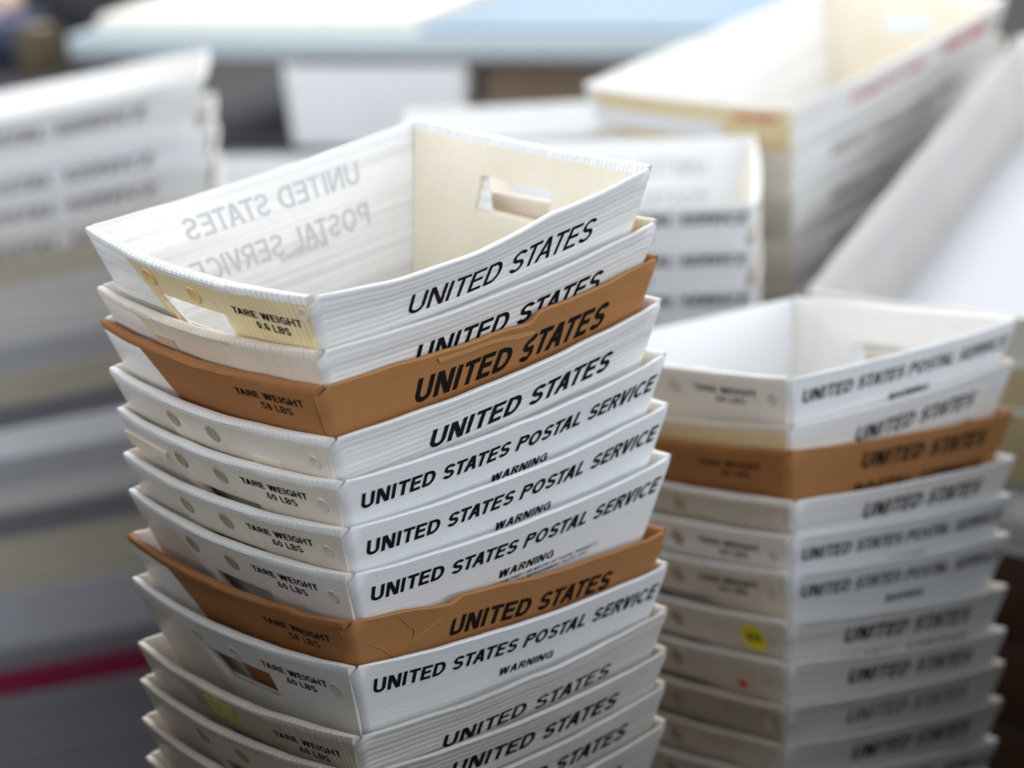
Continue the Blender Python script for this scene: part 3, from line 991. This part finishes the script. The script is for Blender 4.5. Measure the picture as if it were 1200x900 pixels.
# ------------------------------------------------------------------ left stack of long trays
GLL = 'full-length mail trays nested in the left stack'
ordn = ['topmost', 'second from top', 'third from top', 'fourth from top', 'fifth from top', 'sixth from top', 'seventh from top', 'eighth from top', 'ninth from top', 'tenth from top', 'eleventh from top', 'twelfth from top',
        'thirteenth from top', 'fourteenth from top', 'fifteenth from top', 'sixteenth from top', 'seventeenth from top', 'eighteenth from top', 'nineteenth from top', 'twentieth from top', 'twenty-first from top', 'twenty-second from top', 'twenty-third from top', 'twenty-fourth from top']
rr = random.Random(5)
zz = -0.130
for i in range(24):
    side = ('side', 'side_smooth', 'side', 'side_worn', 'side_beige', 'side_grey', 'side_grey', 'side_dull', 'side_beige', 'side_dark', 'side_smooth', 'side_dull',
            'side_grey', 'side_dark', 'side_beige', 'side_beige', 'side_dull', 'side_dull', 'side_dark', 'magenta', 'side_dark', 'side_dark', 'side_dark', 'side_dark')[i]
    tone = {'side_beige': 'olive-beige', 'side_grey': 'pale grey', 'side_dull': 'grey', 'side_dark': 'dark grey'}.get(side, 'white')  # greys put the shade deepening down the stack into the tray colours
    lb = 'blurred long %s mail tray, %s of the left stack' % (tone, ordn[i])
    if i == 19:
        lb = 'magenta mail tray near the bottom of the blurred left stack'
    words = [('UNITED STATES POSTAL SERVICE', 0.10, 0.036, 0.017, 0.45, 0.24, 0.2)] if i in (0, 1, 2, 3) else None
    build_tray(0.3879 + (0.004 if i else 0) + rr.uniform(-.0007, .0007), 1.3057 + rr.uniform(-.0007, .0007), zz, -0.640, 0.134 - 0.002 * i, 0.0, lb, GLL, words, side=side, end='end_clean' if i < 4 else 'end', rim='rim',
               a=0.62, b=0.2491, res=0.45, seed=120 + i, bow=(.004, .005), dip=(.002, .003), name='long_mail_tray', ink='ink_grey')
    zz -= (0.060 if i == 0 else 0.037 + 0.006 * ((i * 7) % 3 - 1))
struct_box('floor_platform', -0.27, 0.27, -0.09, 0.09, 0.0, ZS + zz + 0.034 - 0.117 - 0.03, 'kraft', -0.640, (0.3879, 1.3057, 0))

# ------------------------------------------------------------------ far packing table and what stands on and under it
PT = empty('packing_table', (1.54, 1.81, 0), -1.087)
tag(PT, 'long pale packing table across the blurred background', 'table')
# local x runs along the near edge (to the right), local y away from the camera
PZ = -0.222


def P2(mb, *a, **k):
    mb.box(*a, **k)


mb = MB(); mb.box(-0.70, 0.95, 0.0, 1.0, ZS + PZ - .045, ZS + PZ, bev=.006); mb.build('table_top', M['table_grey'], PT)
mb = MB(); mb.box(-0.66, 0.91, 0.08, 0.95, ZS - .46, ZS - .43, bev=.004); mb.build('lower_shelf', M['dark'], PT)
for lx in (-0.64, 0.89):
    for ly in (0.05, 0.93):
        mb = MB(); mb.box(lx - .025, lx + .025, ly - .025, ly + .025, 0, ZS + PZ - .045, bev=.003); mb.build('leg', M['dark'], PT)


def on_table(name, lx, ly, lz, label, cat, group=None):
    c, s = math.cos(-1.087), math.sin(-1.087)
    o = empty(name, (1.54 + lx * c - ly * s, 1.81 + lx * s + ly * c, ZS + lz), -1.087)
    return tag(o, label, cat, group)


def sheet_pile(name, lx, ly, w, d, n, mat, label):
    o = on_table(name, lx, ly, PZ + .001, label, 'paper')
    r = random.Random(int(lx * 100) + 7)
    for k in range(n):
        mb = MB()
        dx, dy = r.uniform(-.012, .012), r.uniform(-.012, .012)
        mb.box(-w / 2 + dx, w / 2 + dx, -d / 2 + dy, d / 2 + dy, k * .006, k * .006 + .0055, bev=.001)
        mb.build('sheet', M[mat], o)
    return o


sheet_pile('paper_pile', -0.33, 0.50, 0.66, 0.88, 5, 'white_sheet', 'pile of cream white sheets on the far packing table')
sheet_pile('paper_pile', 0.42, 0.48, 0.76, 0.90, 2, 'blue_sheet', 'pale blue sheets spread on the far packing table')


def tub(name, lx, ly, lz, rz, a, b, H, mats, label, cat):
    c, s = math.cos(-1.087), math.sin(-1.087)
    o = empty(name, (1.54 + lx * c - ly * s, 1.81 + lx * s + ly * c, ZS + lz), -1.087 + rz)
    tag(o, label, cat)
    t = Tray(a, b, H, (0, 0), (.003, .003), (.001, .001), ti=.05, ts=.05, seed=7, res=.5)
    t.bottom(mats[0], o)
    for sg in (-1, 1):
        t.side_panel(sg, mats[0], o)
        t.end_panel(sg, [mats[1], mats[2]], o)
        t.end_flap(sg, mats[1], o)
    return o


tub('mail_tub', -0.06, 0.13, -0.429, 0.05, 0.36, 0.28, 0.155, [M['side_smooth'], M['end_clean'], M['rim']], 'blurred white mail tub on the shelf under the packing table', 'mail tub')
cb = on_table('cardboard_box', 0.325, 0.17, -0.429, 'open brown cardboard box under the pale blue end of the packing table', 'box')
for (nm, x0, x1, y0, y1) in (('front_panel', -.17, .17, -.14, -.135), ('back_panel', -.17, .17, .135, .14), ('side_panel', -.17, -.165, -.135, .135), ('side_panel', .165, .17, -.135, .135)):
    mb = MB(); mb.box(x0, x1, y0, y1, 0.0, 0.155, bev=.001); mb.build(nm, M['carton'], cb)
mb = MB(); mb.box(-.165, .165, -.135, .135, 0.0, 0.005); mb.build('bottom_panel', M['carton'], cb)
mb = MB()
bmf = bmesh.new(); bmesh.ops.create_cube(bmf, size=1)
for v in bmf.verts:
    v.co = Vector((v.co.x * .33, v.co.y * .12, v.co.z * .004))
bmf.transform(Matrix.Translation((0, -.145, .09)) @ Matrix.Rotation(math.radians(62), 4, 'X') )
bmf.transform(Matrix.Translation((0, -.02, .0)))
mb.absorb(bmf); mb.build('front_flap', M['carton'], cb)

# bright white trays beyond the front stack's back corner
for i, lb in enumerate(('bright white mail tray seen just past the back corner of the front stack', 'white mail tray nested under the bright one past the front stack')):
    build_tray(1.124, 1.069, -0.235 - 0.045 * i, -0.70, 0, 0, lb, 'half-size mail trays beyond the front stack', None, side='side_smooth', end='end_clean', res=0.5, seed=150 + i, bow=(.004, .004), dip=(.002, .002))

struct_box('floor_platform', -0.13, 0.13, -0.1, 0.1, 0.0, ZS - 0.28 - 0.117 - 0.002, 'kraft', -0.70, (1.124, 1.069, 0))

# low white bin between the left stack and the packing table
wb = empty('storage_bin', (1.19, 1.80, 0.0), -0.9)
tag(wb, 'low white bin between the left stack and the packing table', 'bin')
t = Tray(0.34, 0.26, 0.84, (0, 0), (.003, .003), (.001, .001), ti=.05, ts=.05, seed=9, res=.5)
t.bottom(M['side_smooth'], wb)
for sg in (-1, 1):
    t.side_panel(sg, M['side_smooth'], wb)
    t.end_panel(sg, [M['end_clean'], M['rim']], wb)
    t.end_flap(sg, M['end_clean'], wb)

# dark stand with odds and ends at the upper left
RK = empty('equipment_stand', (1.40, 2.95, 0), -1.087)
tag(RK, 'dark metal stand at the far upper left of the background', 'stand')
RZ = -0.36
mb = MB(); mb.box(-.32, .16, -.2, .25, ZS + RZ - .03, ZS + RZ, bev=.004); mb.build('shelf', M['dark'], RK)
for (lx, ly) in ((-.30, -.18), (.14, -.18), (-.30, .23), (.14, .23)):
    mb = MB(); mb.box(lx - .02, lx + .02, ly - .02, ly + .02, 0, ZS + RZ + (0.42 if ly > 0 else -.03), bev=.003); mb.build('leg', M['dark'], RK)
mb = MB(); mb.box(-.30, .14, .21, .225, ZS + RZ, ZS + RZ + .36, bev=.003); mb.build('back_panel', M['dark'], RK)


def on_stand(name, lx, ly, label, cat):
    c, s = math.cos(-1.087), math.sin(-1.087)
    return tag(empty(name, (1.40 + lx * c - ly * s, 2.95 + lx * s + ly * c, ZS + RZ + .001), -1.087), label, cat)


o = on_stand('teal_bin', -.13, -.08, 'small teal bin on the dark stand, upper left', 'bin')
mb = MB(); mb.box(-.07, .07, -.06, .06, 0, .004); mb.build('bottom_panel', M['teal'], o)
for (x0, x1, y0, y1) in ((-.07, .07, -.06, -.056), (-.07, .07, .056, .06), (-.07, -.066, -.056, .056), (.066, .07, -.056, .056)):
    mb = MB(); mb.box(x0, x1, y0, y1, 0, .065, bev=.001); mb.build('wall', M['teal'], o)
o = on_stand('storage_box', -.10, .08, 'navy box under the tan paper roll, upper left', 'box')
mb = MB(); mb.box(-.09, .09, -.06, .06, 0, .095, bev=.004); mb.build('body', M['navy'], o)
mb = MB(); mb.box(-.094, .094, -.064, .064, .095, .107, bev=.003); mb.build('lid', M['violet'], o)
o = on_stand('paper_roll', -.08, .07, 'tan paper roll on the navy box, far upper left corner', 'paper roll')
o.location.z += .107
mb = MB(); mb.cyl((0, 0, .034), .034, .10, 'Y', 32); mb.build('roll', M['tan'], o)
mb = MB(); mb.cyl((0, 0, .034), .012, .104, 'Y', 24); mb.build('core', M['carton'], o)
o = on_stand('small_carton', .07, -.02, 'small ochre carton at the right end of the dark stand', 'box')
mb = MB(); mb.box(-.028, .028, -.05, .05, 0, .10, bev=.002); mb.build('body', M['ochre'], o)
mb = MB(); mb.box(-.029, .029, -.012, .012, .0998, .1012); mb.build('tape', M['tan'], o)
